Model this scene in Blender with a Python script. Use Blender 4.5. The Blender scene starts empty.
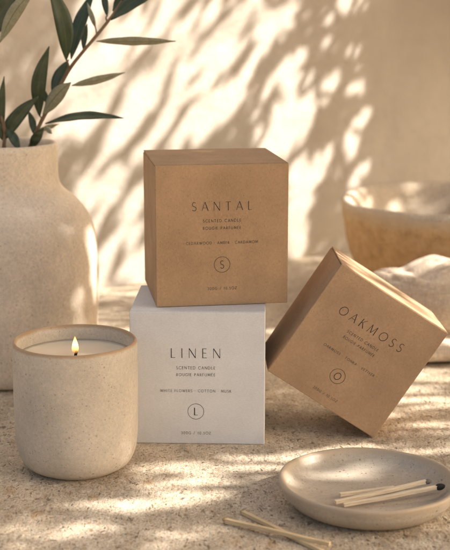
import bpy, bmesh, math, random
from mathutils import Vector, Matrix, noise

random.seed(7)
sc = bpy.context.scene
C = sc.collection
PI = math.pi
R = math.radians

# ------------------------------------------------------------------ camera
F_PX, PITCH, CAM_H = 1300.0, R(12.244), 0.335      # focal length in photo pixels (450 x 550)
cam_d = bpy.data.cameras.new('camera')
cam = bpy.data.objects.new('camera', cam_d); C.objects.link(cam)
cam.location = (0, 0, CAM_H); cam.rotation_euler = (PI / 2 - PITCH, 0, 0)
cam_d.sensor_fit = 'VERTICAL'; cam_d.sensor_height = 36.0; cam_d.lens = F_PX / 550 * 36
cam_d.clip_start = 0.02; cam_d.clip_end = 200
cam_d.dof.use_dof = True; cam_d.dof.focus_distance = 0.935; cam_d.dof.aperture_fstop = 10.5
cam_d.dof.aperture_blades = 0
sc.camera = cam


def ray(px, py):
    x = (px - 225) / F_PX; u = -(py - 275) / F_PX
    c, s = math.cos(PITCH), math.sin(PITCH)
    return Vector((x, c + u * s, -s + u * c))


def at(px, py, Y):
    d = ray(px, py)
    return d * (Y / d.y) + Vector((0, 0, CAM_H))


def atz(px, py, Z=0.0):
    d = ray(px, py)
    return d * ((Z - CAM_H) / d.z) + Vector((0, 0, CAM_H))


def to_px(P):
    d = P - Vector((0, 0, CAM_H)); c, s = math.cos(PITCH), math.sin(PITCH)
    z = d.y * c - d.z * s; up = d.y * s + d.z * c
    return 225 + F_PX * d.x / z, 275 - F_PX * up / z


# ------------------------------------------------------------------ light
SUN = Vector((0.80, -0.12, 0.56)).normalized()
sun_d = bpy.data.lights.new('sun', 'SUN')
sun_d.energy = 5.0; sun_d.angle = R(0.55); sun_d.color = (1.0, 0.965, 0.915)
sun = bpy.data.objects.new('sun', sun_d); C.objects.link(sun)
sun.rotation_euler = SUN.to_track_quat('Z', 'Y').to_euler(); sun.location = SUN * 5
world = bpy.data.worlds.new('World'); sc.world = world; world.use_nodes = True
wn = world.node_tree.nodes; wl = world.node_tree.links
bg = wn['Background']; sky = wn.new('ShaderNodeTexSky')
sky.sky_type = 'NISHITA'; sky.sun_disc = False
sky.sun_elevation = math.asin(SUN.z); sky.sun_rotation = math.atan2(SUN.x, SUN.y)
sky.air_density = 1.0; sky.dust_density = 6.0; sky.ozone_density = 0.0
warm = wn.new('ShaderNodeMix'); warm.data_type = 'RGBA'; warm.blend_type = 'MULTIPLY'; warm.inputs[0].default_value = 1.0
warm.inputs[7].default_value = (1.0, 0.965, 0.895, 1)      # the photograph's warm white balance
wl.new(sky.outputs[0], warm.inputs[6]); wl.new(warm.outputs[2], bg.inputs[0]); bg.inputs[1].default_value = 0.098
sc.view_settings.view_transform = 'Standard'; sc.view_settings.look = 'None'
sc.view_settings.exposure = 1.2; sc.view_settings.gamma = 1.0
sc.cycles.use_denoising = True; sc.cycles.filter_width = 1.1
sc.cycles.max_bounces = 10; sc.cycles.diffuse_bounces = 4; sc.cycles.transparent_max_bounces = 12
sc.cycles.caustics_reflective = False; sc.cycles.caustics_refractive = False
sc.cycles.sample_clamp_indirect = 4.0


# ------------------------------------------------------------------ node helpers
class Mat:
    def __init__(s, name):
        s.m = bpy.data.materials.new(name); s.m.use_nodes = True
        s.n = s.m.node_tree.nodes; s.l = s.m.node_tree.links
        s.p = s.n['Principled BSDF']; s.out = s.n['Material Output']
        s.tc = s.n.new('ShaderNodeTexCoord')

    def set(s, **k):
        for a, v in k.items(): s.p.inputs[a.replace('_', ' ')].default_value = v
        return s

    def co(s, scale=(1, 1, 1), rot=(0, 0, 0), loc=(0, 0, 0)):
        mp = s.n.new('ShaderNodeMapping'); mp.inputs['Scale'].default_value = scale
        mp.inputs['Rotation'].default_value = rot; mp.inputs['Location'].default_value = loc
        s.l.new(s.tc.outputs['Object'], mp.inputs[0]); return mp.outputs[0]

    def noise(s, scale, detail=4, rough=.55, co=None, dist=0):
        t = s.n.new('ShaderNodeTexNoise'); t.inputs['Scale'].default_value = scale
        t.inputs['Detail'].default_value = detail; t.inputs['Roughness'].default_value = rough
        t.inputs['Distortion'].default_value = dist
        s.l.new(co if co else s.tc.outputs['Object'], t.inputs['Vector']); return t.outputs['Fac']

    def voro(s, scale, co=None, out='Distance', feature='F1', rnd=1):
        t = s.n.new('ShaderNodeTexVoronoi'); t.inputs['Scale'].default_value = scale; t.feature = feature
        t.inputs['Randomness'].default_value = rnd
        s.l.new(co if co else s.tc.outputs['Object'], t.inputs['Vector']); return t.outputs[out]

    def ramp(s, fac, stops, interp='LINEAR'):
        r = s.n.new('ShaderNodeValToRGB'); e = r.color_ramp.elements; r.color_ramp.interpolation = interp
        while len(e) < len(stops): e.new(0.5)
        for k, (p, c) in enumerate(stops):
            e[k].position = p
            e[k].color = (c, c, c, 1) if isinstance(c, (int, float)) else (*c, 1)
        s.l.new(fac, r.inputs[0]); return r.outputs[0]

    def mix(s, fac, a, b, mode='MIX'):
        m = s.n.new('ShaderNodeMix'); m.data_type = 'RGBA'; m.blend_type = mode
        for sock, v in ((m.inputs[0], fac), (m.inputs[6], a), (m.inputs[7], b)):
            if isinstance(v, (int, float)): sock.default_value = v
            elif isinstance(v, tuple): sock.default_value = (*v, 1)
            else: s.l.new(v, sock)
        return m.outputs[2]

    def math(s, op, a, b=0.0):
        m = s.n.new('ShaderNodeMath'); m.operation = op
        for k, v in enumerate((a, b)):
            if isinstance(v, (int, float)): m.inputs[k].default_value = v
            else: s.l.new(v, m.inputs[k])
        return m.outputs[0]

    def sep(s, axis, co=None):
        x = s.n.new('ShaderNodeSeparateXYZ'); s.l.new(co if co else s.tc.outputs['Object'], x.inputs[0]); return x.outputs[axis]

    def color(s, c): s.l.new(c, s.p.inputs['Base Color']); return s
    def rough(s, c): s.l.new(c, s.p.inputs['Roughness']); return s

    def bump(s, h, strength=.3, dist=.001):
        b = s.n.new('ShaderNodeBump'); b.inputs['Strength'].default_value = strength
        b.inputs['Distance'].default_value = dist
        s.l.new(h, b.inputs['Height'])
        if s.p.inputs['Normal'].links: s.l.new(s.p.inputs['Normal'].links[0].from_socket, b.inputs['Normal'])
        s.l.new(b.outputs[0], s.p.inputs['Normal']); return s


def kraft(name, base, seed):
    m = Mat(name); lo = (seed, seed * 2, seed * .7)
    cl = m.ramp(m.noise(28, 5, .6, m.co(loc=lo)), [(.3, tuple(v * .86 for v in base)), (.7, tuple(v * 1.12 for v in base))])
    fib = m.noise(1, 4, .65, m.co(scale=(620, 620, 620), rot=(.2, .5, .3), loc=lo))
    c = m.mix(1.0, cl, m.ramp(fib, [(.25, .87), (.55, 1.0), (.8, 1.09)]), 'MULTIPLY')
    fib2 = m.noise(1, 2, .5, m.co(scale=(1900, 300, 260), rot=(.7, .1, .9), loc=lo))
    c = m.mix(m.ramp(fib2, [(.65, 0.0), (.76, .40)]), c, tuple(min(1, v * 1.55) for v in base))
    fl = m.voro(620, m.co(loc=lo), 'Color'); fd = m.voro(620, m.co(loc=lo))
    spot = m.math('MULTIPLY', m.ramp(m.sep(0, fl), [(.86, 0.0), (.88, 1.0)]), m.ramp(fd, [(.15, 1.0), (.35, 0.0)]))
    c = m.mix(m.math('MULTIPLY', spot, .45), c, tuple(v * .5 for v in base))
    m.color(c); m.set(Roughness=.82); m.p.inputs['Specular IOR Level'].default_value = .25
    m.bump(fib, .25, .0003); m.bump(m.noise(60, 3), .12, .0008)
    return m.m


M = {}
M['kraft_upper'] = kraft('kraft_board_upper', (.425, .274, .158), 1.3)
M['kraft_tilted'] = kraft('kraft_board_tilted', (.435, .283, .168), 4.7)


def white_board():
    m = Mat('white_board')
    n = m.noise(40, 5, .6); f = m.noise(1, 3, .6, m.co(scale=(700, 500, 1300), rot=(.3, .2, .1)))
    c = m.mix(1.0, m.ramp(n, [(.3, (.69, .675, .665)), (.7, (.755, .742, .73))]), m.ramp(f, [(.3, .93), (.7, 1.05)]), 'MULTIPLY')
    m.color(c).set(Roughness=.72); m.bump(f, .15, .0003); m.bump(n, .1, .0006); return m.m


M['white'] = white_board()


def simple(name, col, rough=.6, spec=.4, **k):
    m = Mat(name); m.set(Base_Color=(*col, 1), Roughness=rough); m.p.inputs['Specular IOR Level'].default_value = spec
    for a, v in k.items(): m.p.inputs[a.replace('_', ' ')].default_value = v
    return m.m


M['ink'] = simple('printing_ink', (.050, .041, .035), .6)


def ceramic(name, base, speck, rim, rim_z, rough=.42, speck_amt=.75, rim_w=.004, grit=.25):
    m = Mat(name)
    patchy = m.ramp(m.noise(34, 4, .6), [(.34, .15), (.62, 1.0)])
    c = m.ramp(m.noise(22, 5, .6, dist=.4), [(.3, tuple(v * .84 for v in base)), (.7, tuple(v * 1.10 for v in base))])
    c = m.mix(1, c, m.ramp(m.noise(420, 4, .7), [(.3, 1 - grit * .55), (.7, 1 + grit * .35)]), 'MULTIPLY')
    for sc_, thr, a in ((520, .80, speck_amt), (330, .91, speck_amt * 1.1), (900, .66, speck_amt * .8), (1500, .58, speck_amt * .6)):
        col = m.voro(sc_, None, 'Color'); d = m.voro(sc_)
        k = m.math('MULTIPLY', m.ramp(m.sep(0, col), [(thr, 0.0), (thr + .02, 1.0)]),
                   m.ramp(d, [(.12, 1.0), (.33, 0.0)]))
        c = m.mix(m.math('MULTIPLY', m.math('MULTIPLY', k, a), patchy), c, speck)
    if rim is not None:
        z = m.math('ADD', m.sep(2), m.math('MULTIPLY', m.noise(60, 3), .003))
        k = m.ramp(m.math('DIVIDE', m.math('SUBTRACT', z, rim_z - rim_w), rim_w), [(.2, 0.0), (.9, 1.0)])
        c = m.mix(m.math('MULTIPLY', k, .8), c, rim)
    m.color(c); m.rough(m.ramp(m.noise(90, 4), [(.3, rough - .06), (.7, rough + .14)]))
    m.p.inputs['Specular IOR Level'].default_value = .4
    m.bump(m.noise(500, 3, .6), grit, .0004); m.bump(m.noise(45, 3), .25, .0008)
    m.bump(m.noise(1, 3, .6, m.co(scale=(5, 5, 330))), .22, .0007)          # faint throwing rings
    return m.m


M['candle_glaze'] = ceramic('speckled_cream_glaze', (.585, .505, .41), (.16, .09, .045), (.40, .235, .105), .0952, .40, .62, .0030)
M['plate_glaze'] = ceramic('speckled_plate_glaze', (.51, .43, .335), (.19, .115, .06), (.50, .38, .26), .0190, .34, .9)
M['vase_clay'] = ceramic('sandy_vase_clay', (.80, .665, .51), (.27, .17, .095), None, 0, .46, .6, grit=.32)


def bowl_mat():
    m = Mat('ochre_bowl_clay')
    c = m.ramp(m.noise(70, 7, .78, dist=.2), [(.30, (.50, .29, .125)), (.52, (.74, .48, .225)), (.72, (.82, .585, .33))])
    z = m.math('ADD', m.sep(2), m.math('MULTIPLY', m.noise(40, 4), .012))
    c = m.mix(m.ramp(z, [(.103, 0.0), (.114, .75)]), c, (.66, .52, .36))
    m.color(c).set(Roughness=.75); m.bump(m.noise(60, 6, .7), .7, .003); return m.m


M['bowl'] = bowl_mat()
M['bowl_inside'] = ceramic('pale_bowl_inside', (.66, .53, .385), (.40, .26, .14), None, 0, .7, .6, grit=.5)


def stone():
    m = Mat('flecked_travertine')
    grain_dir = m.co(scale=(1, .58, 1))                       # the stone's grain runs away from the viewer
    m.tc = type('Coords', (), {'outputs': {'Object': grain_dir}})()
    big = m.ramp(m.noise(9, 6, .65, dist=.5), [(.28, (.43, .335, .225)), (.5, (.58, .465, .33)), (.72, (.69, .575, .43))])
    med = m.ramp(m.noise(55, 5, .7, dist=.3), [(.3, .72), (.5, 1.0), (.72, 1.18)])
    c = m.mix(1, big, med, 'MULTIPLY')
    wob = m.n.new('ShaderNodeVectorMath'); wob.operation = 'ADD'
    nt = m.n.new('ShaderNodeTexNoise'); nt.inputs['Scale'].default_value = 70; nt.inputs['Detail'].default_value = 3
    m.l.new(m.tc.outputs['Object'], nt.inputs['Vector'])
    sc_ = m.n.new('ShaderNodeVectorMath'); sc_.operation = 'SCALE'; sc_.inputs['Scale'].default_value = .011
    m.l.new(nt.outputs['Color'], sc_.inputs[0]); m.l.new(m.tc.outputs['Object'], wob.inputs[0]); m.l.new(sc_.outputs[0], wob.inputs[1])
    w = wob.outputs[0]

    def flecks(scale, thr, colr, amt, r0, r1):
        nonlocal c
        cc = m.voro(scale, w, 'Color'); d = m.voro(scale, w)
        k = m.math('MULTIPLY', m.ramp(m.sep(0, cc), [(thr, 0.0), (thr + .02, 1.0)]), m.ramp(d, [(r0, 1.0), (r1, 0.0)]))
        c = m.mix(m.math('MULTIPLY', k, amt), c, colr); return k
    flecks(230, .72, (.74, .64, .50), .6, .2, .6)
    flecks(420, .62, (.27, .165, .09), .66, .18, .48)
    flecks(270, .82, (.36, .22, .12), .6, .22, .55)
    flecks(520, .62, (.70, .60, .47), .55, .2, .45)
    flecks(85, .95, (.45, .27, .13), .6, .22, .48)
    flecks(700, .6, (.30, .20, .12), .55, .2, .5)
    k1 = flecks(260, .89, (.18, .11, .06), .65, .12, .34)
    pit = m.ramp(m.noise(190, 6, .75, dist=.5), [(.345, 1.0), (.40, 0.0)])
    c = m.mix(m.math('MULTIPLY', pit, .72), c, (.20, .125, .065))
    grain = m.ramp(m.noise(640, 5, .75), [(.3, .62), (.5, 1.0), (.7, 1.22)])
    c = m.mix(1, c, grain, 'MULTIPLY')
    m.color(c); m.rough(m.ramp(m.noise(60, 4), [(.3, .55), (.7, .8)]))
    h = m.math('SUBTRACT', m.noise(220, 5, .65), m.math('ADD', m.math('MULTIPLY', pit, 1.2), m.math('MULTIPLY', k1, .5)))
    m.bump(h, .8, .0017); return m.m


M['stone'] = stone()


def plaster():
    m = Mat('lime_plaster')
    c = m.ramp(m.noise(3.5, 6, .62, dist=.5), [(.3, (.445, .378, .300)), (.7, (.565, .497, .414))])
    c = m.mix(1, c, m.ramp(m.noise(26, 5, .7), [(.3, .92), (.7, 1.05)]), 'MULTIPLY')
    m.color(c).set(Roughness=.9); m.bump(m.noise(14, 5, .6), .6, .008); m.bump(m.noise(1, 4, .6, m.co(scale=(9, 9, 38), rot=(0, .5, 0))), .35, .004); m.bump(m.noise(90, 4), .3, .001); return m.m


M['plaster'] = plaster()


def wood(name, base):
    m = Mat(name)
    g = m.noise(1, 4, .6, m.co(scale=(60, 1400, 1400)))
    c = m.ramp(g, [(.3, tuple(v * .66 for v in base)), (.7, tuple(min(1, v * 1.12) for v in base))])
    m.color(c).set(Roughness=.65); m.bump(g, .3, .0003); return m.m


M['match_wood'] = wood('match_wood', (.80, .65, .46))
M['match_wood_warm'] = wood('match_wood_warm', (.78, .575, .33))


def head(name, col):
    m = Mat(name); n = m.noise(900, 4, .7)
    m.color(m.ramp(n, [(.3, tuple(v * .6 for v in col)), (.7, tuple(v * 1.5 for v in col))])).set(Roughness=.9)
    m.bump(n, .9, .0006); return m.m


M['head_black'] = head('charred_head', (.018, .017, .017))
M['head_grey'] = head('ashen_head', (.17, .15, .135))
M['head_tan'] = head('tan_tip', (.50, .31, .14))


def linen():
    m = Mat('washed_linen')
    wv = m.math('MULTIPLY', m.noise(1, 2, .5, m.co(scale=(900, 160, 160))), m.noise(1, 2, .5, m.co(scale=(160, 900, 900))))
    c = m.mix(1, m.ramp(m.noise(25, 4), [(.3, (.62, .485, .35)), (.7, (.70, .56, .42))]), m.ramp(wv, [(.12, .74), (.4, 1.12)]), 'MULTIPLY')
    m.color(c).set(Roughness=.95); m.p.inputs['Specular IOR Level'].default_value = .1
    m.p.inputs['Sheen Weight'].default_value = .15
    m.bump(wv, .6, .0008); return m.m


M['linen'] = linen()


def leaf_mat(name, a, b, rough, spec):
    m = Mat(name)
    c = m.ramp(m.noise(35, 4, .6), [(.3, a), (.7, b)])
    fine = m.noise(420, 3, .6)
    c = m.mix(1, c, m.ramp(fine, [(.3, .82), (.7, 1.15)]), 'MULTIPLY')
    m.color(c).set(Roughness=rough); m.p.inputs['Specular IOR Level'].default_value = spec
    m.bump(fine, .3, .0004); return m.m


M['leaf_top'] = leaf_mat('olive_leaf_upper', (.024, .042, .018), (.044, .066, .030), .36, .55)
M['leaf_under'] = leaf_mat('olive_leaf_underside', (.24, .235, .155), (.31, .30, .21), .7, .25)
M['leaf_rib'] = simple('olive_midrib', (.085, .09, .045), .6)
M['bark'] = leaf_mat('olive_bark', (.16, .105, .065), (.26, .18, .12), .85, .2)
M['wax'] = simple('soy_wax', (.82, .69, .51), .2, .5, Subsurface_Weight=.35, Subsurface_Scale=.012, Subsurface_Radius=(1, .6, .35))
M['wick'] = simple('charred_wick', (.012, .009, .007), .9)


def flame_mat():
    m = Mat('flame')
    z = m.math('DIVIDE', m.sep(2), .0142)
    em = m.n.new('ShaderNodeEmission')
    m.l.new(m.ramp(z, [(0, (1.0, .30, .07)), (.22, (1.0, .47, .13)), (.5, (1.0, .68, .30)), (.75, (1.0, .62, .22)), (1, (1.0, .38, .08))]), em.inputs[0])
    m.l.new(m.ramp(z, [(0, .25), (.25, .7), (.5, 1.0), (.8, .9), (1, .45)]), em.inputs[1])
    em2 = m.math('MULTIPLY', m.ramp(z, [(0, .25), (.25, .7), (.5, 1.0), (.8, .9), (1, .45)]), 1.45)
    m.l.new(em2, em.inputs[1])
    tr = m.n.new('ShaderNodeBsdfTransparent'); mx = m.n.new('ShaderNodeMixShader')
    m.l.new(m.ramp(z, [(0, .15), (.3, .75), (.6, .95), (1, .6)]), mx.inputs[0])
    m.l.new(tr.outputs[0], mx.inputs[1]); m.l.new(em.outputs[0], mx.inputs[2]); m.l.new(mx.outputs[0], m.out.inputs[0])
    return m.m


M['flame'] = flame_mat()


# ------------------------------------------------------------------ object helpers
def obj(name, bm, mat, parent=None, smooth=False, mw=None):
    bmesh.ops.recalc_face_normals(bm, faces=bm.faces) if mw != 'keep' else None
    me = bpy.data.meshes.new(name); bm.to_mesh(me); bm.free()
    for m in (mat if isinstance(mat, (list, tuple)) else [mat]): me.materials.append(m)
    if smooth: me.polygons.foreach_set('use_smooth', [True] * len(me.polygons))
    o = bpy.data.objects.new(name, me); C.objects.link(o)
    if parent is not None: o.parent = parent
    return o


def thing(name, label, cat, loc=(0, 0, 0), rot=(0, 0, 0), group=None):
    o = bpy.data.objects.new(name, None); C.objects.link(o)
    o.empty_display_size = .02
    o.location = loc; o.rotation_euler = rot; tag(o, label, cat, group); return o


def tag(o, label, cat, group=None, kind=None):
    if label: o['label'] = label
    if cat: o['category'] = cat
    if group: o['group'] = group
    if kind: o['kind'] = kind
    return o


def box_bm(x0, x1, y0, y1, z0, z1, bev=.0, seg=2):
    bm = bmesh.new()
    v = [bm.verts.new((x, y, z)) for x in (x0, x1) for y in (y0, y1) for z in (z0, z1)]
    for f in ((0, 1, 3, 2), (4, 6, 7, 5), (0, 4, 5, 1), (2, 3, 7, 6), (0, 2, 6, 4), (1, 5, 7, 3)):
        bm.faces.new([v[i] for i in f])
    if bev:
        bmesh.ops.bevel(bm, geom=list(bm.edges), offset=bev, segments=seg, profile=.5, affect='EDGES')
    return bm


def spline(pts, n):
    """Catmull-Rom through a list of tuples, n samples per span."""
    P = [Vector(p) for p in pts]; P = [P[0] * 2 - P[1]] + P + [P[-1] * 2 - P[-2]]
    out = []
    for i in range(1, len(P) - 2):
        a, b, c, d = P[i - 1:i + 3]
        for k in range(n):
            t = k / n
            out.append(.5 * ((2 * b) + (c - a) * t + (2 * a - 5 * b + 4 * c - d) * t * t + (3 * b - a - 3 * c + d) * t ** 3))
    out.append(P[-2]); return out


def lathe(profile, seg=96, wob=0.0, seed=0, wobz=0.0):
    bm = bmesh.new(); rings = []
    for (r, z) in profile:
        if r < 1e-6: rings.append([bm.verts.new((0, 0, z))]); continue
        ring = []
        for k in range(seg):
            a = 2 * PI * k / seg
            dr = wob * noise.noise(Vector((math.cos(a) * 1.3, math.sin(a) * 1.3, z * 18 + seed)))
            dz = wobz * noise.noise(Vector((math.cos(a) * 1.5 + 9, math.sin(a) * 1.5, seed)))
            ring.append(bm.verts.new(((r + dr) * math.cos(a), (r + dr) * math.sin(a), z + dz * (1 if z > .008 else 0))))
        rings.append(ring)
    for a, b in zip(rings, rings[1:]):
        if len(a) == 1 and len(b) == 1: continue
        for k in range(seg):
            j = (k + 1) % seg
            if len(a) == 1: bm.faces.new((a[0], b[j], b[k]))
            elif len(b) == 1: bm.faces.new((a[k], a[j], b[0]))
            else: bm.faces.new((a[k], a[j], b[j], b[k]))
    return bm


def tube(bm, pts, radii, seg=8, cap=True):
    pts = [Vector(p) for p in pts]; rings = []
    up = Vector((0.3, 0.9, 0.2))
    for i, p in enumerate(pts):
        t = (pts[min(i + 1, len(pts) - 1)] - pts[max(i - 1, 0)]).normalized()
        u = t.cross(up).normalized(); v = t.cross(u).normalized(); r = radii[i] if hasattr(radii, '__len__') else radii
        rings.append([bm.verts.new(p + (u * math.cos(2 * PI * k / seg) + v * math.sin(2 * PI * k / seg)) * r) for k in range(seg)])
    for a, b in zip(rings, rings[1:]):
        for k in range(seg): bm.faces.new((a[k], a[(k + 1) % seg], b[(k + 1) % seg], b[k]))
    if cap: bm.faces.new(rings[0][::-1]); bm.faces.new(rings[-1])
    return bm


# ------------------------------------------------------------------ the setting: stone surface and plaster wall
bm = bmesh.new()
v = [bm.verts.new(p) for p in ((-6, -3, 0), (7, -3, 0), (7, 9, 0), (-6, 9, 0))]; bm.faces.new(v)
table = obj('stone_surface', bm, M['stone']); table['kind'] = 'structure'

W_Y0, W_SL = 1.579, math.tan(R(37))


def wall_y(x): return W_Y0 + W_SL * x


ang = R(37)
bm = bmesh.new(); nx, nz = 90, 50; L0, L1, HT = -.85, 2.9, 1.4; front = []
for i in range(nx + 1):
    s = L0 + (L1 - L0) * i / nx; col = []
    for j in range(nz + 1):
        z = -.01 + (HT + .01) * j / nz
        n = .006 * noise.noise(Vector((s * 3.1, z * 3.3, 2.0))) + .003 * noise.noise(Vector((s * 9, z * 8, 5)))
        col.append(bm.verts.new((s, n, z)))
    front.append(col)
for i in range(nx):
    for j in range(nz): bm.faces.new((front[i][j], front[i + 1][j], front[i + 1][j + 1], front[i][j + 1]))
back = [bm.verts.new(p) for p in ((L0, .22, -.01), (L1, .22, -.01), (L1, .22, HT), (L0, .22, HT))]
bm.faces.new((back[1], back[0], back[3], back[2]))
bm.faces.new([front[i][nz] for i in range(nx + 1)] + [back[2], back[3]])
bm.faces.new([front[0][j] for j in range(nz + 1)] + [back[3], back[0]])
bm.faces.new([back[2]] + [front[nx][j] for j in range(nz, -1, -1)] + [back[1]])
wall = obj('plaster_wall', bm, M['plaster'], smooth=True); wall.location = (0, W_Y0, 0); wall.rotation_euler = (0, 0, ang)
tag(wall, 'warm beige plaster wall behind everything, dappled with leaf shadows', 'wall')


# ------------------------------------------------------------------ lettering
def arc(cx, cy, rx, ry, a0, a1, n=14):
    return [(cx + rx * math.cos(R(a0 + (a1 - a0) * k / n)), cy + ry * math.sin(R(a0 + (a1 - a0) * k / n))) for k in range(n + 1)]


def S_(): return [('m', arc(.25, .75, .20, .235, 38, 255) + arc(.25, .255, .235, .24, 72, -150))]


G = {   # letter: (advance width, strokes as (weight, polyline)); cap height 1
    'A': (.72, [('t', [(0, 0), (.36, 1)]), ('T', [(.36, 1), (.72, 0)]), ('t', [(.14, .34), (.58, .34)])]),
    'B': (.5, [('T', [(.05, 0), (.05, 1)]), ('t', [(.05, .97), (.22, .97)] + arc(.22, .75, .19, .22, 90, -90) + [(.05, .53)]), ('t', [(.22, .53)] + arc(.24, .28, .23, .25, 90, -90) + [(.05, .03)])]),
    'C': (.76, [('m', arc(.46, .5, .43, .48, 42, 318, 22))]),
    'D': (.74, [('T', [(.05, 0), (.05, 1)]), ('m', [(.05, .97), (.25, .97)] + arc(.25, .5, .45, .47, 90, -90, 18) + [(.05, .03)])]),
    'E': (.46, [('T', [(.05, 0), (.05, 1)]), ('t', [(.05, .97), (.44, .97)]), ('t', [(.05, .52), (.4, .52)]), ('t', [(.05, .03), (.45, .03)])]),
    'F': (.44, [('T', [(.05, 0), (.05, 1)]), ('t', [(.05, .97), (.44, .97)]), ('t', [(.05, .5), (.38, .5)])]),
    'G': (.8, [('m', arc(.46, .5, .43, .48, 42, 305, 22) + [(.74, .13), (.74, .46)]), ('t', [(.5, .46), (.76, .46)])]),
    'H': (.72, [('T', [(.05, 0), (.05, 1)]), ('T', [(.67, 0), (.67, 1)]), ('t', [(.05, .52), (.67, .52)])]),
    'I': (.1, [('T', [(.05, 0), (.05, 1)])]),
    'K': (.6, [('T', [(.05, 0), (.05, 1)]), ('t', [(.08, .46), (.52, 1)]), ('T', [(.2, .58), (.6, 0)])]),
    'L': (.44, [('T', [(.05, 0), (.05, 1)]), ('t', [(.05, .03), (.44, .03)])]),
    'M': (.88, [('t', [(.02, 0), (.12, 1)]), ('T', [(.12, 1), (.44, .1)]), ('t', [(.44, .1), (.76, 1)]), ('T', [(.76, 1), (.86, 0)])]),
    'N': (.74, [('t', [(.05, 0), (.05, 1)]), ('T', [(.05, 1), (.69, 0)]), ('t', [(.69, 0), (.69, 1)])]),
    'O': (.92, [('m', arc(.46, .5, .43, .48, 0, 360, 32))]),
    'P': (.5, [('T', [(.05, 0), (.05, 1)]), ('t', [(.05, .97), (.22, .97)] + arc(.22, .71, .24, .26, 90, -90) + [(.05, .45)])]),
    'R': (.56, [('T', [(.05, 0), (.05, 1)]), ('t', [(.05, .97), (.22, .97)] + arc(.22, .73, .23, .24, 90, -90) + [(.05, .49)]), ('T', [(.24, .49), (.56, 0)])]),
    'S': (.5, S_()),
    'T': (.62, [('T', [(.31, 0), (.31, 1)]), ('t', [(0, .97), (.62, .97)])]),
    'U': (.68, [('m', [(.05, 1), (.05, .32)] + arc(.34, .32, .29, .3, 180, 360) + [(.63, 1)])]),
    'V': (.68, [('T', [(0, 1), (.34, 0)]), ('t', [(.34, 0), (.68, 1)])]),
    'W': (1.0, [('T', [(0, 1), (.27, 0)]), ('t', [(.27, 0), (.5, .95)]), ('T', [(.5, .95), (.73, 0)]), ('t', [(.73, 0), (1, 1)])]),
    'Y': (.62, [('T', [(0, 1), (.31, .45), (.31, 0)]), ('t', [(.31, .45), (.62, 1)])]),
    'Z': (.58, [('t', [(.03, .97), (.55, .97)]), ('T', [(.55, .97), (.02, .03)]), ('t', [(.02, .03), (.57, .03)])]),
    '0': (.58, [('m', arc(.29, .5, .26, .48, 0, 360, 26))]),
    '1': (.3, [('t', [(.03, .8), (.19, .98)]), ('T', [(.19, .98), (.19, 0)])]),
    '3': (.5, [('m', arc(.23, .75, .2, .22, 150, -80)), ('m', arc(.23, .265, .23, .25, 85, -150))]),
    '5': (.5, [('t', [(.45, .97), (.12, .97), (.07, .55)]), ('m', [(.07, .55)] + arc(.22, .31, .24, .3, 110, -140))]),
    '/': (.42, [('t', [(0, -.08), (.42, 1.06)])]),
    '.': (.14, [('T', [(.07, 0), (.07, .13)])]),
    '·': (.14, [('T', [(.0, .5), (.14, .5)])]),
    ' ': (.34, []),
}
G['É'] = (G['E'][0], G['E'][1] + [('t', [(.18, 1.12), (.36, 1.32)])])


def ribbon(bm, pts, w, y, closed=False):
    n = len(pts); L = []
    for i in range(n):
        if closed: a, b = pts[(i - 1) % n], pts[(i + 1) % n]
        else: a, b = pts[max(i - 1, 0)], pts[min(i + 1, n - 1)]
        dx, dz = b[0] - a[0], b[1] - a[1]; d = math.hypot(dx, dz) or 1
        nx_, nz_ = -dz / d * w / 2, dx / d * w / 2; p = pts[i]
        L.append((bm.verts.new((p[0] + nx_, y, p[1] + nz_)), bm.verts.new((p[0] - nx_, y, p[1] - nz_))))
    for i in range(n if closed else n - 1):
        a, b = L[i], L[(i + 1) % n]
        bm.faces.new((a[0], b[0], b[1], a[1]))


INK_Y = -.00012


def text(bm, s, cx, cz, cap, width, wT, wt, slant=0.0):
    """One centred line of capitals, tracked out to the given width, on the plane y = INK_Y."""
    adv = [G[ch][0] * cap for ch in s]
    tr = (width - sum(adv)) / max(1, len(s) - 1)
    x = cx - width / 2; layer = 0
    for ch, a in zip(s, adv):
        for wgt, pl in G[ch][1]:
            w = {'T': wT, 't': wt, 'm': (wT + wt) / 2}[wgt] * cap
            ribbon(bm, [(x + p[0] * cap + slant * p[1] * cap, cz + (p[1] - .5) * cap) for p in pl], w, INK_Y - .000004 * (layer % 5)); layer += 1
        x += a + tr
    return bm


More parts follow.
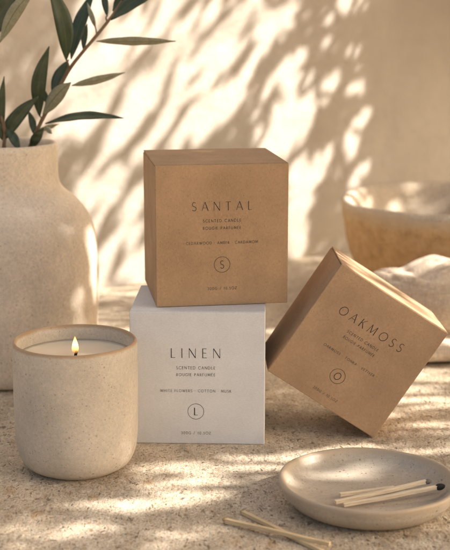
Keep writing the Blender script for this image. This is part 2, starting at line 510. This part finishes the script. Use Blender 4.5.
def carton(name, label, W, H, D, loc, rot, boards, title, tw, tcap, fr, scents, sw, emblem, u0, pivot=(0, 0), slant=0.0):
    """A tuck-end candle box: wrapped body, front panel, top flap, printed lettering."""
    t = thing(name, label, 'candle box', loc, rot, 'boxed candles')
    ox, oz = pivot                                                  # where the thing's origin sits on the front face
    X0, X1 = -W / 2 - ox, W / 2 - ox; Z0, Z1 = -oz, H - oz
    e = .0007
    b = obj('box_body', box_bm(X0, X1, .0018, D, Z0, Z1 - .0015, e), boards, t, False)
    f = obj('front_panel', box_bm(X0 + .0001, X1 - .0001, 0, .0013, Z0 + .0001, Z1 - .0003, .0006), boards, t, False)
    l = obj('top_flap', box_bm(X0 + .0002, X1 - .0002, .0018, D - .0002, Z1 - .0011, Z1, .0005), boards, t, False)
    cx = X0 + u0 * W
    zf = lambda k: Z1 - k * H
    k = W / 131.0                                                   # metres per photo pixel on a face
    obj('title_lettering', text(bmesh.new(), title, cx, zf(fr[0]), tcap * k, tw * k, 0.084, .046, slant), M['ink'], t, mw='keep')
    bm = bmesh.new()
    text(bm, 'SCENTED CANDLE', cx, zf(fr[1]), 2.9 * k, 37.5 * k, .12, .095, slant)
    text(bm, 'BOUGIE PARFUMÉE', cx, zf(fr[2]), 2.8 * k, 37.5 * k, .12, .095, slant)
    obj('subtitle_lettering', bm, M['ink'], t, mw='keep')
    obj('scent_lettering', text(bmesh.new(), scents, cx, zf(fr[3]), 2.7 * k, sw * k, .12, .095, slant), M['ink'], t, mw='keep')
    bm = bmesh.new()
    ribbon(bm, [(cx + 7.8 * k * math.cos(2 * PI * i / 64), zf(fr[4]) + 7.8 * k * math.sin(2 * PI * i / 64)) for i in range(64)], .42 * k, INK_Y, True)
    gw = G[emblem][0]; cap = 7.8 * k
    for wgt, pl in G[emblem][1]:
        ribbon(bm, [(cx + (p[0] - gw / 2) * cap * .95 + slant * (p[1] - .5) * cap, zf(fr[4]) + (p[1] - .5) * cap) for p in pl], {'T': .125, 't': .06, 'm': .085}[wgt] * cap, INK_Y - .00001)
    obj('emblem', bm, M['ink'], t, mw='keep')
    obj('weight_lettering', text(bmesh.new(), '300G / 10.5OZ', cx, zf(fr[5]), 2.7 * k, 29 * k, .12, .095, slant), M['ink'], t, mw='keep')
    return t


LIN = dict(W=.1015, H=.1035, D=.088)
carton('candle_box', 'white candle box standing on the stone under the upright kraft box', LIN['W'], LIN['H'], LIN['D'],
       (-.0207, .9385, 0), (0, 0, -.035), M['white'], 'LINEN', 48, 9.6, (.31, .42, .472, .594, .751, .916),
       'WHITE FLOWERS · COTTON · MUSK', 69, 'L', .487)
carton('candle_box', 'upright kraft candle box stacked level on top of the white box', .1005, .1075, .097,
       (-.0019, .958, LIN['H'] + .0002), (0, 0, .150), M['kraft_upper'], 'SANTAL', 59, 8.6, (.293, .395, .447, .551, .707, .877),
       'CEDARWOOD · AMBER · CARDAMOM', 71, 'S', .497)
# the tilted box stands on its lower right edge and leans on the white box
ROLL = R(33.6)
carton('candle_box', 'tilted kraft candle box balanced on one edge, leaning against the white box', .0985, .0995, .070,
       (.1142, .950, .0004), (0, ROLL, .025), M['kraft_tilted'], 'OAKMOSS', 76, 9.4, (.294, .406, .458, .587, .742, .911),
       'OAKMOSS · TONKA · VETIVER', 61.5, 'O', .478, pivot=(.0985 / 2, 0), slant=.10)

# ------------------------------------------------------------------ candle
CX, CY = (73.8 - 225) / F_PX * .919, .893
cd = thing('candle', 'lit candle in a speckled cream ceramic cup beside the white box', 'candle', (CX, CY, 0))
RO, RI, HC, WZ = .0443, .0414, .0918, .0796
pr = [(0, .0015), (.025, .0012), (.0285, 0), (.0320, .0008)]
pr += [(p.x, p.y) for p in spline([(.0320, .0008), (.0378, .0045), (.0416, .0110), (.0435, .0195), (.0441, .032), (.0443, .06), (.0443, .084)], 6)]
pr += [(.0443, .0885), (.0440, .0905), (.0432, .0917), (.0427, .0918), (.0419, .0911), (RI, .0895), (RI, .085), (RI, .02), (.034, .008), (0, .006)]
ZS = 1.03
obj('cup', lathe([(r, z * ZS) for r, z in pr], 128, .0005, 3, .0004), M['candle_glaze'], cd, True)
wp = [(0, WZ - .0006), (.006, WZ - .0010), (.014, WZ - .0009), (.021, WZ - .0006), (.025, WZ), (.033, WZ + .0002), (.039, WZ + .0006), (RI - .0002, WZ + .0016), (RI - .0002, .02), (0, .02)]
obj('wax', lathe([(r, z * ZS) for r, z in wp], 96, .0004, 8), M['wax'], cd, True)
WZ *= ZS
bm = bmesh.new(); tube(bm, [(0, .004, WZ - .004), (0, .004, WZ), (.0003, .004, WZ + .0014), (.0008, .004, WZ + .0026)], [.0011, .0011, .0011, .0009], 10)
obj('wick', bm, M['wick'], cd, True)
fp = [(0, 0)] + [(p.x, p.y) for p in spline([(.0014, .0003), (.0024, .002), (.0027, .0045), (.0022, .0078), (.0013, .0108), (.0004, .0136)], 5)] + [(0, .0142)]
fo = obj('flame', lathe(fp, 32), M['flame'], cd, True); fo.scale = (.92, .92, .90); fo.location = (-.0002, .004, WZ + .0010)

# ------------------------------------------------------------------ vase
VX, VY = -.193, 1.140
vs = thing('vase', 'tall sandy ceramic vase with wide shoulders holding the olive branches', 'vase', (VX, VY, 0))
outer = spline([(.066, .0), (.0735, .006), (.0772, .03), (.0795, .065), (.0798, .095), (.0772, .1268), (.0712, .1432), (.0612, .1565), (.0515, .1645), (.0468, .172), (.0455, .182), (.0455, .196), (.0456, .201)], 6)
pr = [(0, .002), (.06, .002)] + [(p.x, p.y) for p in outer] + [(.0452, .2045), (.0440, .2064), (.0425, .2068), (.0410, .2058), (.0402, .203), (.0398, .18), (.048, .16), (.07, .13), (.072, .06), (.06, .01), (0, .008)]
obj('vase_body', lathe(pr, 128, .0012, 5, .0008), M['vase_clay'], vs, True)

# ------------------------------------------------------------------ bowl
BX, BY = .2545, 1.405
pr = [(0, .004), (.045, .003), (.055, 0)] + [(p.x, p.y) for p in spline([(.055, 0), (.073, .005), (.096, .023), (.113, .050), (.1225, .076), (.1262, .100)], 6)]
pr += [(.1268, .110), (.1258, .1152), (.1215, .1168), (.1165, .1145), (.1135, .107), (.110, .09), (.099, .06), (.075, .03), (.04, .018), (0, .016)]
bo = obj('bowl', lathe(pr, 128, .0045, 2, .0045), [M['bowl'], M['bowl_inside']], None, True)
for pg in bo.data.polygons:
    if pg.normal.z > .02 and pg.center.z > .012 and pg.normal.dot(Vector((pg.center.x, pg.center.y, 0))) < .02 or pg.center.z > .1125: pg.material_index = 1
bo.location = (BX, BY, 0); bo.rotation_euler = (0, 0, .6)
tag(bo, 'wide rough ochre bowl standing by the wall behind the cloth', 'bowl')

# ------------------------------------------------------------------ plate
PX, PY = .0955, .8200
pl = obj('plate', lathe([(0, .0035), (.030, .0032), (.040, .0028), (.0425, 0)] + [(p.x, p.y) for p in spline([(.0425, 0), (.0505, .0028), (.0565, .0085), (.0588, .0140)], 5)] +
                        [(.0597, .0166), (.0596, .0180), (.0587, .0189), (.0573, .0188), (.0561, .0176), (.0542, .0142), (.0510, .0108), (.046, .0086), (.036, .0074), (.018, .0068), (0, .0066)], 128, .0009, 11, .0011), M['plate_glaze'], None, True)
pl.location = (PX, PY, 0)
tag(pl, 'small round speckled ceramic dish with three matches lying in it', 'plate')


# ------------------------------------------------------------------ matches
def match(label, a, b, th, stick_mat, head_mat=None, head_r=None, group=None, taper=False, head_at='b'):
    """a match from point a to b, lying on what is under it: a squarish stick and its head"""
    a, b = Vector(a), Vector(b); d = b - a; L = d.length
    t = thing('match', label, 'match', a, (0, 0, 0), group)
    t.rotation_euler = d.to_track_quat('X', 'Z').to_euler()
    bm = box_bm(0, L, -th / 2, th / 2, 0, th * .92, .00025, 2)
    bmesh.ops.subdivide_edges(bm, edges=[e for e in bm.edges if abs((e.verts[0].co - e.verts[1].co).x) > L * .5], cuts=14)
    for v in bm.verts:
        x = v.co.x
        v.co.y += .0005 * noise.noise(Vector((x * 45, a.x * 90, 1))); v.co.z += .00035 * noise.noise(Vector((x * 40, a.y * 90, 4)))
        v.co.y *= 1 + .12 * noise.noise(Vector((x * 60, 7, a.x * 50)))
    obj('stick', bm, stick_mat, t, False)
    if head_mat:
        rr = head_r or th * .62; n = 12; pr = []
        for k in range(n + 1):
            s = k / n; pr.append((max(0, rr * math.sin(PI * s) ** .55 * (1 - .18 * s)), s * rr * 3.0))
        hb = lathe(pr, 20, rr * .18, a.x * 100)
        for v in hb.verts:
            x, y, z = v.co; v.co = (z - rr * 1.5, x, y + th * .46)
        h = obj('match_head', hb, head_mat, t, True)
        h.location = (L if head_at == 'b' else 0, 0, 0)
    return t


TH = .0027
pf = .0078
A = atz(339.8, 496.5, pf + .001); B = atz(394, 489.5, pf + .0008)
match('short pale match end poking out beneath the crossed matches in the dish', A, B, TH, M['match_wood'], group='matches in the dish')
A = atz(335.5, 504.2, pf + .0012); B = atz(428, 483.0, pf + .0062)
match('pale match with an ash grey head lying in the dish', A, B, TH, M['match_wood'], M['head_grey'], .0021, 'matches in the dish')
A = atz(343.6, 506.8, pf + .0006); B = atz(440, 488.3, pf + .0062)
match('pale match with a black burnt head lying in the dish', A, B, TH, M['match_wood'], M['head_black'], .0026, 'matches in the dish')
A = atz(243.0, 514.2, .0003); B = atz(323, 554, .0003)
match('bare wooden match underneath, lying on the stone nearer the dish', A, B, TH * 1.02, M['match_wood_warm'], M['head_tan'], .00165, 'matches on the stone', head_at='a')
A = atz(225.5, 521.8, .0014); B = atz(330.0, 546.0, .0034)
match('bare wooden match crossing over the other one on the stone', A, B, TH * 1.02, M['match_wood_warm'], M['head_tan'], .00165, 'matches on the stone', head_at='a')


# ------------------------------------------------------------------ linen cloth heaped in front of the bowl
def cloth():
    prof = spline([(1.170, .003), (1.152, .006), (1.149, .016), (1.160, .0235), (1.178, .022), (1.187, .026), (1.184, .036), (1.180, .052), (1.183, .070),
                   (1.193, .085), (1.209, .0915), (1.226, .087), (1.240, .072), (1.247, .048), (1.256, .022), (1.272, .006)], 9)
    bm = bmesh.new(); nu = len(prof); nv = 110; x0, x1 = .118, .430; g = []
    for j in range(nv + 1):
        s = j / nv; x = x0 + (x1 - x0) * s; row = []
        end = min(1, s / .10, (1 - s) / .12); hs = math.sin(end * PI / 2) ** .6
        hump = .78 + .17 * math.sin(min(1, (x - x0) / .10) * PI / 2) + .03 * math.sin(x * 30 - 4.4)
        for i, p in enumerate(prof):
            u = i / (nu - 1); y, z = p.x, p.y
            big = z / .09
            y += (.013 * noise.noise(Vector((x * 13, u * 2.2, 1.0))) + .004 * math.sin(x * 60 + u * 9 + 2 * noise.noise(Vector((x * 9, u * 4, 3))))) * (.35 + big)
            zz = z * hs * hump + (.004 * noise.noise(Vector((x * 18, u * 5, 7))) - .0065 * (1 - abs(noise.noise(Vector((x * 6 + u * 3, u * 9, 3))))) ** 6 - .004 * (1 - abs(noise.noise(Vector((x * 16 - u * 6, u * 19, 8))))) ** 7 - .003 * (1 - abs(noise.noise(Vector((x * 40 + u * 9, u * 24, 5))))) ** 8) * min(1, big * 2.5)
            # shallow creases running down the front of the heap
            zz += .0022 * big * math.sin(x * 95 + 10 * u + 3 * noise.noise(Vector((x * 15, u * 3, 9))))
            y = 1.21 + (y - 1.21) * (.55 + .45 * hs)
            row.append(bm.verts.new((x + .008 * noise.noise(Vector((u * 6, x * 8, 2))), y, max(zz, .0022))))
        g.append(row)
    for j in range(nv):
        for i in range(nu - 1): bm.faces.new((g[j][i], g[j + 1][i], g[j + 1][i + 1], g[j][i + 1]))
    o = obj('linen_cloth', bm, M['linen'], None, True)
    so = o.modifiers.new('thickness', 'SOLIDIFY'); so.thickness = .0016; so.offset = 0
    ss = o.modifiers.new('smooth', 'SUBSURF'); ss.levels = 1; ss.render_levels = 1
    return tag(o, 'crumpled natural linen cloth heaped on the stone in front of the bowl', 'cloth')


cloth()


# ------------------------------------------------------------------ olive branches in the vase
def leaf_bm(Lg, Wd, bend=.12, fold=.22, twist=0.0, n=16, sway=0.0):
    """Lanceolate leaf from the origin along +X, upper face +Z; slots: 0 upper, 1 underside, 2 midrib."""
    bm = bmesh.new(); th = .00035; top = []; bot = []
    for i in range(n + 1):
        s = i / n
        w = Wd / 2 * (math.sin(PI * min(1, s ** .92)) ** .88 if 0 < s < 1 else 0); w = max(w, .0004)
        zc = bend * Lg * math.sin(PI * s * .5) ** 2 * -1 + .02 * Lg * math.sin(PI * s)
        yc = sway * Lg * math.sin(PI * s)
        a = twist * s; rt = []; rb = []
        for k, q in enumerate((-1, -.55, -.045, .045, .55, 1)):
            yy = q * w; zz = fold * abs(q) ** 1.3 * w + (.00022 if abs(q) < .1 else 0)
            rip = .00025 * math.sin(s * 21 + q * 2)
            y2 = yy * math.cos(a) - zz * math.sin(a); z2 = yy * math.sin(a) + zz * math.cos(a)
            tt = th * (1 - .75 * abs(q))
            rt.append(bm.verts.new((Lg * s, yc + y2, zc + z2 + rip + tt / 2)))
            rb.append(bm.verts.new((Lg * s, yc + y2, zc + z2 + rip - tt / 2)))
        top.append(rt); bot.append(rb)
    for i in range(n):
        for k in range(5):
            f = bm.faces.new((top[i][k], top[i + 1][k], top[i + 1][k + 1], top[i][k + 1])); f.material_index = 2 if k == 2 else 0
            f = bm.faces.new((bot[i][k + 1], bot[i + 1][k + 1], bot[i + 1][k], bot[i][k])); f.material_index = 2 if k == 2 else 1
        for k in (0, 5):
            f = bm.faces.new((top[i][k], bot[i][k], bot[i + 1][k], top[i + 1][k])); f.material_index = 1
    for e in (0, n):
        f = bm.faces.new(top[e] + bot[e][::-1]); f.material_index = 1
    return bm


LEAF = [M['leaf_top'], M['leaf_under'], M['leaf_rib']]


def place_leaf(parent, bp, tp, Wd, face, bend=.05, fold=.2, twist=0.0, sway=0.0):
    """bp/tp world points; face: the way the upper side looks."""
    bp, tp = Vector(bp), Vector(tp); d = tp - bp; L = d.length; X = d.normalized()
    Z = Vector(face); Z = (Z - X * Z.dot(X)).normalized(); Y = Z.cross(X)
    o = obj('leaf', leaf_bm(L, Wd, bend, fold, twist, sway=sway), LEAF, parent, True)
    o.matrix_local = parent.matrix_world.inverted() @ Matrix(((X.x, Y.x, Z.x, bp.x), (X.y, Y.y, Z.y, bp.y), (X.z, Y.z, Z.z, bp.z), (0, 0, 0, 1)))
    return o


def c1(x, y, Y): return at(x / 3, y / 3, Y)       # coordinates of a three-fold enlargement of the photograph's corner


def stem(bm, pts, r0, r1, n=6):
    P = spline([tuple(p) for p in pts], n)
    rr = [r0 + (r1 - r0) * k / (len(P) - 1) + .0003 * noise.noise(p * 90) for k, p in enumerate(P)]
    tube(bm, P, rr, 10)


PXM = 1.13 / F_PX / 3                                # metres per enlarged pixel at the branches
Y0 = 1.125


def branch(label, stems, leaves, base):
    t = thing('olive_branch', label, 'olive branch', base, group='olive branches in the vase')
    bpy.context.view_layer.update()
    for k, (pts, r0, r1) in enumerate(stems):
        bm = bmesh.new(); stem(bm, [c1(x, y, Y) - Vector(base) for x, y, Y in pts], r0, r1)
        obj('stem' if k == 0 else 'twig', bm, M['bark'], t, True)
    cdir = Vector((0, -1, .16))
    for (bx, by, tx, ty, w, y0, y1, side, tilt, bend, tw, sw) in leaves:
        f = cdir * side + Vector((0, 0, tilt)) + Vector((.12 * side, 0, 0))
        place_leaf(t, c1(bx, by, y0), c1(tx, ty, y1), w * PXM * .78, f, bend, .22, tw, sw)
    return t


main_leaves = [
    # base x,y  tip x,y  width  depth base/tip  side  tilt  bend twist sway
    (119, 350, 147, 140, 56, 1.122, 1.104, 1, .15, .02, .1, .07),
    (128, 345, 216, 246, 56, 1.118, 1.090, -1, -.2, .03, .1, -.05),
    (135, 371, 370, 350, 42, 1.123, 1.105, 1, .75, .03, -.1, .055),
    (214, 257, 374, 216, 34, 1.126, 1.140, -1, .55, .02, .05, .03),
    (158, 290, 206, 178, 46, 1.130, 1.142, 1, .2, .02, .2, .05),
    (199, 182, 143, -52, 66, 1.120, 1.096, 1, .1, .02, .25, -.07),
    (213, 178, 285, -32, 52, 1.125, 1.150, 1, .3, .02, -.3, .04),
    (288, 124, 528, 121, 40, 1.126, 1.120, -1, .75, .02, .1, .02),
    (333, 60, 492, -42, 58, 1.124, 1.102, 1, .4, .03, .2, .05),
    (322, 50, 312, -40, 26, 1.128, 1.140, 1, .2, .02, .2, .03),
    (338, 34, 396, -60, 30, 1.130, 1.150, 1, .3, .02, .2, .03),
    (287, 84, 262, 8, 20, 1.131, 1.142, -1, .1, .02, .3, .0),
    (92, 445, 131, 383, 38, 1.126, 1.120, 1, .1, .02, .2, .03),
    (134, 380, 156, 401, 20, 1.120, 1.112, -1, .3, .02, .0, .0),
    (150, 318, 120, 250, 26, 1.132, 1.140, 1, .1, .02, .2, .04),
    (104, 408, 84, 330, 28, 1.128, 1.134, 1, .2, .02, .3, -.04),
    (112, 392, 176, 372, 22, 1.128, 1.140, -1, .6, .02, .1, .03),
    (250, 152, 262, 70, 24, 1.130, 1.145, 1, .2, .02, .2, .03),
    (365, 2, 470, -110, 50, 1.122, 1.100, 1, .3, .02, .2, .0),
    (372, -10, 360, -170, 50, 1.122, 1.140, 1, .3, .02, .2, .0),
]
main_stems = [
    ([(60, 560, 1.150), (84, 458, 1.131), (120, 372, Y0), (156, 306, Y0), (203, 216, Y0), (243, 162, Y0), (290, 106, Y0), (333, 52, Y0), (372, -6, Y0), (420, -90, Y0), (480, -200, Y0)], 0.0019, .0011),
    ([(290, 110, Y0), (289, 96, 1.127), (286, 82, 1.13), (280, 60, 1.132)], .0008, .0005),
    ([(118, 375, Y0), (124, 360, 1.122), (120, 345, 1.121)], .0008, .0005),
    ([(203, 216, Y0), (206, 196, 1.123), (200, 180, 1.121)], .0008, .0005),
    ([(322, 66, Y0), (318, 54, 1.127), (322, 44, 1.128)], .0008, .0005),
]
branch('olive branch arching right out of the vase with long dark leaves', main_stems, main_leaves, (VX + .01, VY, .04))
left_leaves = [
    (6, 408, 12, 230, 32, 1.118, 1.106, 1, .1, .02, .2, .03),
    (16, 418, 112, 291, 52, 1.116, 1.098, 1, .2, .03, .1, .06),
    (14, 410, 44, 330, 30, 1.122, 1.132, 1, .2, .02, .2, .04),
    (8, 420, -24, 330, 34, 1.116, 1.110, 1, .2, .02, .2, .04),
    (20, 384, 60, 452, 36, 1.112, 1.108, 1, .3, .05, .1, .03),
    (-25, 118, 56, -44, 72, 1.110, 1.098, 1, .2, .02, .2, .05),
    (0, 126, 110, -38, 50, 1.104, 1.080, -1, .0, .02, .1, -.06),
    (-20, 250, -150, 130, 50, 1.112, 1.10, 1, .2, .02, .2, .0),
    (-22, 180, -60, 10, 50, 1.112, 1.13, 1, .2, .02, .2, .0),
    (-15, 300, -140, 260, 50, 1.112, 1.10, 1, .3, .02, .2, .0),
]
left_stems = [
    ([(20, 560, 1.150), (12, 450, 1.118), (14, 400, 1.116), (4, 350, 1.114), (-14, 280, 1.112), (-22, 180, 1.112), (-24, 60, 1.11), (-20, -90, 1.11)], .0019, .0011),
    ([(14, 405, 1.116), (18, 395, 1.114), (20, 384, 1.112)], .0007, .0005),
    ([(-23, 150, 1.112), (-14, 136, 1.108), (0, 126, 1.104)], .0007, .0005),
]
branch('olive branch rising at the left edge of the vase mouth', left_stems, left_leaves, (VX - .012, VY, .04))


# ------------------------------------------------------------------ the olive tree whose leaves dapple the light (it stands to the right)
# (centre x, y, half-length, half-width in photo pixels, slope of the long axis in degrees): where sunlight reaches
WALL_SHADE = [
    (151, 57, 26, 7, 50), (114, 86, 23, 9, 40), (150, 121, 27, 6, 45), (172, 73, 21, 5, 72), (176, 112, 30, 2.5, 88), (198, 46, 28, 5, 45), (202, 87, 23, 4.5, 45),
    (222, 46, 22, 4, 42), (244, 57, 32, 5, 57), (222, 123, 33, 8, 38), (258, 105, 28, 11, 60), (182, 8, 17, 7, 60), (226, 4, 18, 7, 20), (140, 12, 13, 5, 30), (112, 120, 21, 10, 45),
    (262, 40, 18, 4, 60), (92, 60, 14, 4, 50), (205, -10, 20, 8, 50), (160, -14, 20, 8, 50), (120, -30, 20, 8, 50), (250, -20, 20, 10, 50),
]
WALL_LIGHT = [
    (326, 43, 9, 7, 50), (332, 82, 13, 7, 62), (353, 54, 6, 5, 50), (299, 65, 8, 6, 50), (309, 82, 7, 6, 60), (352, 88, 7, 6, 60), (359, 122, 10, 6, 50), (352, 146, 9, 7, 45),
    (330, 148, 6, 5, 45), (317, 173, 15, 8, 65), (365, 171, 7, 5, 60), (354, 183, 8, 6, 40), (345, 3, 11, 8, 40), (370, 4, 7, 6, 40), (303, 17, 7, 6, 50), (308, 118, 10, 8, 50),
    (286, 129, 32, 15, 55), (299, 169, 14, 9, 60), (290, 95, 10, 8, 60), (268, 27, 26, 11, 60), (283, 71, 15, 7, 60), (294, 4, 9, 8, 50), (300, 205, 20, 10, 70), (297, 240, 24, 11, 80),
    (85, 184, 13, 8, 55), (114, 184, 18, 10, 60), (133, 204, 19, 9, 70), (124, 137, 14, 9, 40), (107, 253, 17, 10, 55), (135, 268, 18, 13, 50), (136, 234, 13, 7, 60), (98, 222, 10, 5, 50), (150, 140, 20, 10, 50),
]
TABLE_LIGHT = [
    (112, 296, 30, 5, 0), (104, 316, 26, 5, 5), (120, 284, 18, 5, 0), (165, 478, 34, 8, -8), (205, 486, 34, 7, -12), (60, 520, 46, 8, 8), (135, 505, 30, 6, 0), (20, 538, 30, 7, 10), (268, 462, 24, 6, -15),
    (415, 400, 40, 8, -14), (432, 378, 26, 5, -10), (400, 428, 30, 8, -16), (330, 452, 20, 5, 0), (290, 345, 14, 7, 0), (300, 318, 12, 8, 0), (110, 330, 16, 5, 0),
    (235, 505, 18, 5, 10), (435, 440, 20, 6, -10), (180, 530, 26, 5, -6), (10, 450, 10, 6, 0),
]
OBJ_LIGHT = {
    'plate': [(342, 473, 30, 9, -14)],
    'bowl': [(352, 205, 16, 10, 40), (375, 196, 12, 6, 10), (398, 205, 8, 7, 0), (420, 210, 8, 6, 0), (436, 196, 8, 5, 0), (445, 214, 10, 5, 0), (410, 188, 20, 3, 0), (365, 215, 16, 4, -10)],
    'linen_cloth': [(420, 262, 34, 9, 12), (445, 258, 18, 10, 0), (440, 342, 14, 6, 0), (400, 275, 12, 6, 20)],
    'cup': [(130, 395, 9, 30, 90), (118, 442, 9, 12, 60)],
    'vase_body': [(92, 300, 45, 9, 80), (95, 250, 30, 5, 90), (52, 152, 6, 6, 90), (80, 345, 30, 12, 60)],
    'match': [],
}


def lit(px, py, L):
    best = 9.0
    for cx, cy, a, b, s in L:
        c, n = math.cos(R(s)), math.sin(R(s)); dx, dy = px - cx, -(py - cy)
        best = min(best, math.hypot((dx * c + dy * n) / a, (-dx * n + dy * c) / b))
    return best


def shade_wish(o, P, nrm):
    """How much the crown should close over the sunbeam that ends at P on object o: 0 open, 1 dense."""
    px, py = to_px(P)
    nm = o.name.split('.')[0]
    if nm == 'plaster_wall':
        if px > 372: return 1.0
        if px < -60 or py < -90: return .55
        if px > 262 or py > 134:
            if lit(px, py, WALL_LIGHT) < 1: return 0.0
            return 1.0 if px > 262 else .75
        if px < 66 + (py - 60) * -.25: return .8
        return .72 if lit(px, py, WALL_SHADE) < 1.2 else .05
    if nm == 'stone_surface':
        if px < -80 or px > 520 or py > 640: return .5
        d = lit(px, py, [(a, b, c, e * 1.7, f) for a, b, c, e, f in TABLE_LIGHT])
        return .16 if d < 1 else .58
    if nm in ('box_body', 'front_panel', 'top_flap') or 'lettering' in nm or nm == 'emblem':
        par = o.parent.name
        if par == 'candle_box.002': return (.04 if px > 348 else 1.0) if nrm.z > .5 else 1.0
        return 1.0
    if nm == 'cup': return .62 if lit(px, py, OBJ_LIGHT['cup']) < 1 else 1.0
    if nm in ('wax', 'wick', 'flame'): return .8
    if nm in OBJ_LIGHT:
        return {'plate': .1, 'vase_body': .28, 'bowl': .08}.get(nm, .06) if lit(px, py, OBJ_LIGHT[nm]) < 1 else {'vase_body': 1.0, 'bowl': .85, 'linen_cloth': .75}.get(nm, .95)
    if nm in ('leaf', 'stem', 'twig'): return .4
    return .8


def olive_tree():
    rnd = random.Random(21)
    t = thing('olive_tree', 'olive tree standing out of view to the right, shading the wall and boxes', 'tree', (1.70, 2.30, 0))
    root = Vector((1.70, 2.30, 0))
    dg = bpy.context.evaluated_depsgraph_get(); bpy.context.view_layer.update(); dg.update()
    bm = bmesh.new()
    tube(bm, spline([(0, 0, -.01), (.02, 0, .25), (-.03, -.02, .55), (-.12, -.06, .85), (-.26, -.14, 1.08)], 5), [.055 - .0018 * k for k in range(21)], 12)
    U = SUN.cross(Vector((0, 0, 1))).normalized(); V = U.cross(SUN).normalized()
    ctr = Vector((0, 1.15, .12))
    lf = bmesh.new(); nleaf = 0; tips = []
    def add_leaf(p, ax, Lf, Wf):
        nl = (SUN + Vector((rnd.uniform(-.5, .5), rnd.uniform(-.5, .5), rnd.uniform(-.5, .5)))).normalized()
        sd = nl.cross(ax).normalized(); nl = ax.cross(sd)
        q = p - root; vv = []
        for s, w in ((-.5, .02), (-.28, .8), (0, 1), (.26, .75), (.5, .02)):
            cpt = q + ax * (Lf * s) + nl * (-.10 * Lf * (2 * s) ** 2)
            vv.append((lf.verts.new(cpt + sd * (Wf / 2 * w) + nl * .0004), lf.verts.new(cpt - sd * (Wf / 2 * w) + nl * .0004)))
        for i in range(4): lf.faces.new((vv[i][0], vv[i + 1][0], vv[i + 1][1], vv[i][1]))

    for k in range(25000):
        u = rnd.uniform(-.86, .62); v = rnd.uniform(-.34, .46); dist = rnd.uniform(1.0, 1.4)
        p = ctr + U * u + V * v + SUN * dist
        hit, loc, nrm, idx, ob, mat = sc.ray_cast(dg, p, -SUN, distance=6)
        if not hit: continue
        # leaf axis: seen along the sunbeam it slopes like the shadows on the wall
        a = R(rnd.gauss(56, 24)); Lf = rnd.uniform(.034, .058); Wf = rnd.uniform(.008, .0125)
        ax = (U * math.cos(a) + V * math.sin(a)) * rnd.choice((-1, 1)) + SUN * rnd.uniform(-.5, .5); ax.normalize()
        if ob.name.startswith('plaster_wall'):
            fi = R(rnd.gauss(52, 38 if to_px(loc)[0] > 262 else 10)); tw = Vector((math.cos(ang) * math.cos(fi), math.sin(ang) * math.cos(fi), math.sin(fi)))
            ax = (tw - SUN * tw.dot(SUN)).normalized() * rnd.choice((-1, 1)) + SUN * rnd.uniform(-.4, .4); ax.normalize()
            Lf = rnd.uniform(.024, .044); Wf = rnd.uniform(.007, .0105)
        if ob.name.startswith(('stone_surface', 'plate.', 'bowl', 'match', 'cup', 'vase_body')) or ob.name == 'plate': p = loc + SUN * rnd.uniform(1.15, 1.7)      # higher boughs: softer shade
        if nrm.z > .5 and ob.parent is not None and ob.parent.name == 'candle_box.002': p = loc + SUN * rnd.uniform(1.6, 1.9)
        wish = shade_wish(ob, loc, nrm)
        if rnd.random() > wish: continue
        if wish > .3:          # the whole leaf must keep clear of the gaps: test both ends
            bad = False
            for s in (-.36, .36):
                h2, l2, n2, i2, o2, m2 = sc.ray_cast(dg, p + ax * (Lf * s), -SUN, distance=6)
                if h2 and shade_wish(o2, l2, n2) < .3: bad = True; break
            if bad: continue
        q = p - root; add_leaf(p, ax, Lf, Wf)
        nleaf += 1
        if nleaf % 160 == 0 and u > -.10: tips.append(q)
    spots = [(Vector((rnd.uniform(-.055, .055), .955, rnd.uniform(.10, .22))), 0) for k in range(420)]      # the beams that would reach the boxes
    spots += [(Vector((rnd.uniform(-.075, .035), .935, rnd.uniform(.0, .105))), 0) for k in range(300)]
    spots += [(Vector((rnd.uniform(.02, .17), .948, rnd.uniform(.0, .135))), 0) for k in range(300)]
    spots += [(Vector((CX + rnd.uniform(-.048, .048), CY - .040, rnd.uniform(.0, .105))), 0) for k in range(260)]
    for q0, _ in spots:
        p = q0 + SUN * rnd.uniform(.85, 1.05)
        ax = Vector((rnd.gauss(0, 1), rnd.gauss(0, 1), rnd.gauss(0, 1))).normalized(); Lf = rnd.uniform(.030, .048); Wf = rnd.uniform(.010, .0135)
        ok = True
        for s in (-.45, -.2, 0, .2, .45):
            h2, l2, n2, i2, o2, m2 = sc.ray_cast(dg, p + ax * (Lf * s), -SUN, distance=6)
            if h2 and shade_wish(o2, l2, n2) < .3: ok = False; break
        if ok: add_leaf(p, ax, Lf, Wf); nleaf += 1
    for k in range(9000):  # extra leaf clump, added to keep sun and sky off the wall's right
        p = Vector((rnd.uniform(.44, .95), rnd.uniform(1.40, 1.95), rnd.uniform(.36, 1.0)))
        if p.y > wall_y(p.x) - .05: continue
        hit, loc, nrm, idx, ob, mat = sc.ray_cast(dg, p, -SUN, distance=6)
        if not hit or not ob.name.startswith('plaster_wall'): continue
        px, py = to_px(loc)
        if px < 376: continue
        ax = Vector((rnd.gauss(0, 1), rnd.gauss(0, 1), rnd.gauss(0, 1))).normalized(); Lf = rnd.uniform(.034, .055); Wf = rnd.uniform(.009, .0125)
        add_leaf(p, ax, Lf, Wf); nleaf += 1
    tube_tip = Vector((-.26, -.14, 1.08))
    for q in tips:
        mid = q + V * .55 + SUN * .25 + U * -.05
        tube(bm, spline([tuple(tube_tip), tuple(mid), tuple(q)], 6), [.0024 - .00014 * k for k in range(13)], 6)
    obj('trunk', bm, M['bark'], t, True)
    cr = obj('crown', lf, M['leaf_top'], t, False)
    print('LEAVES', nleaf)
    return t


olive_tree()
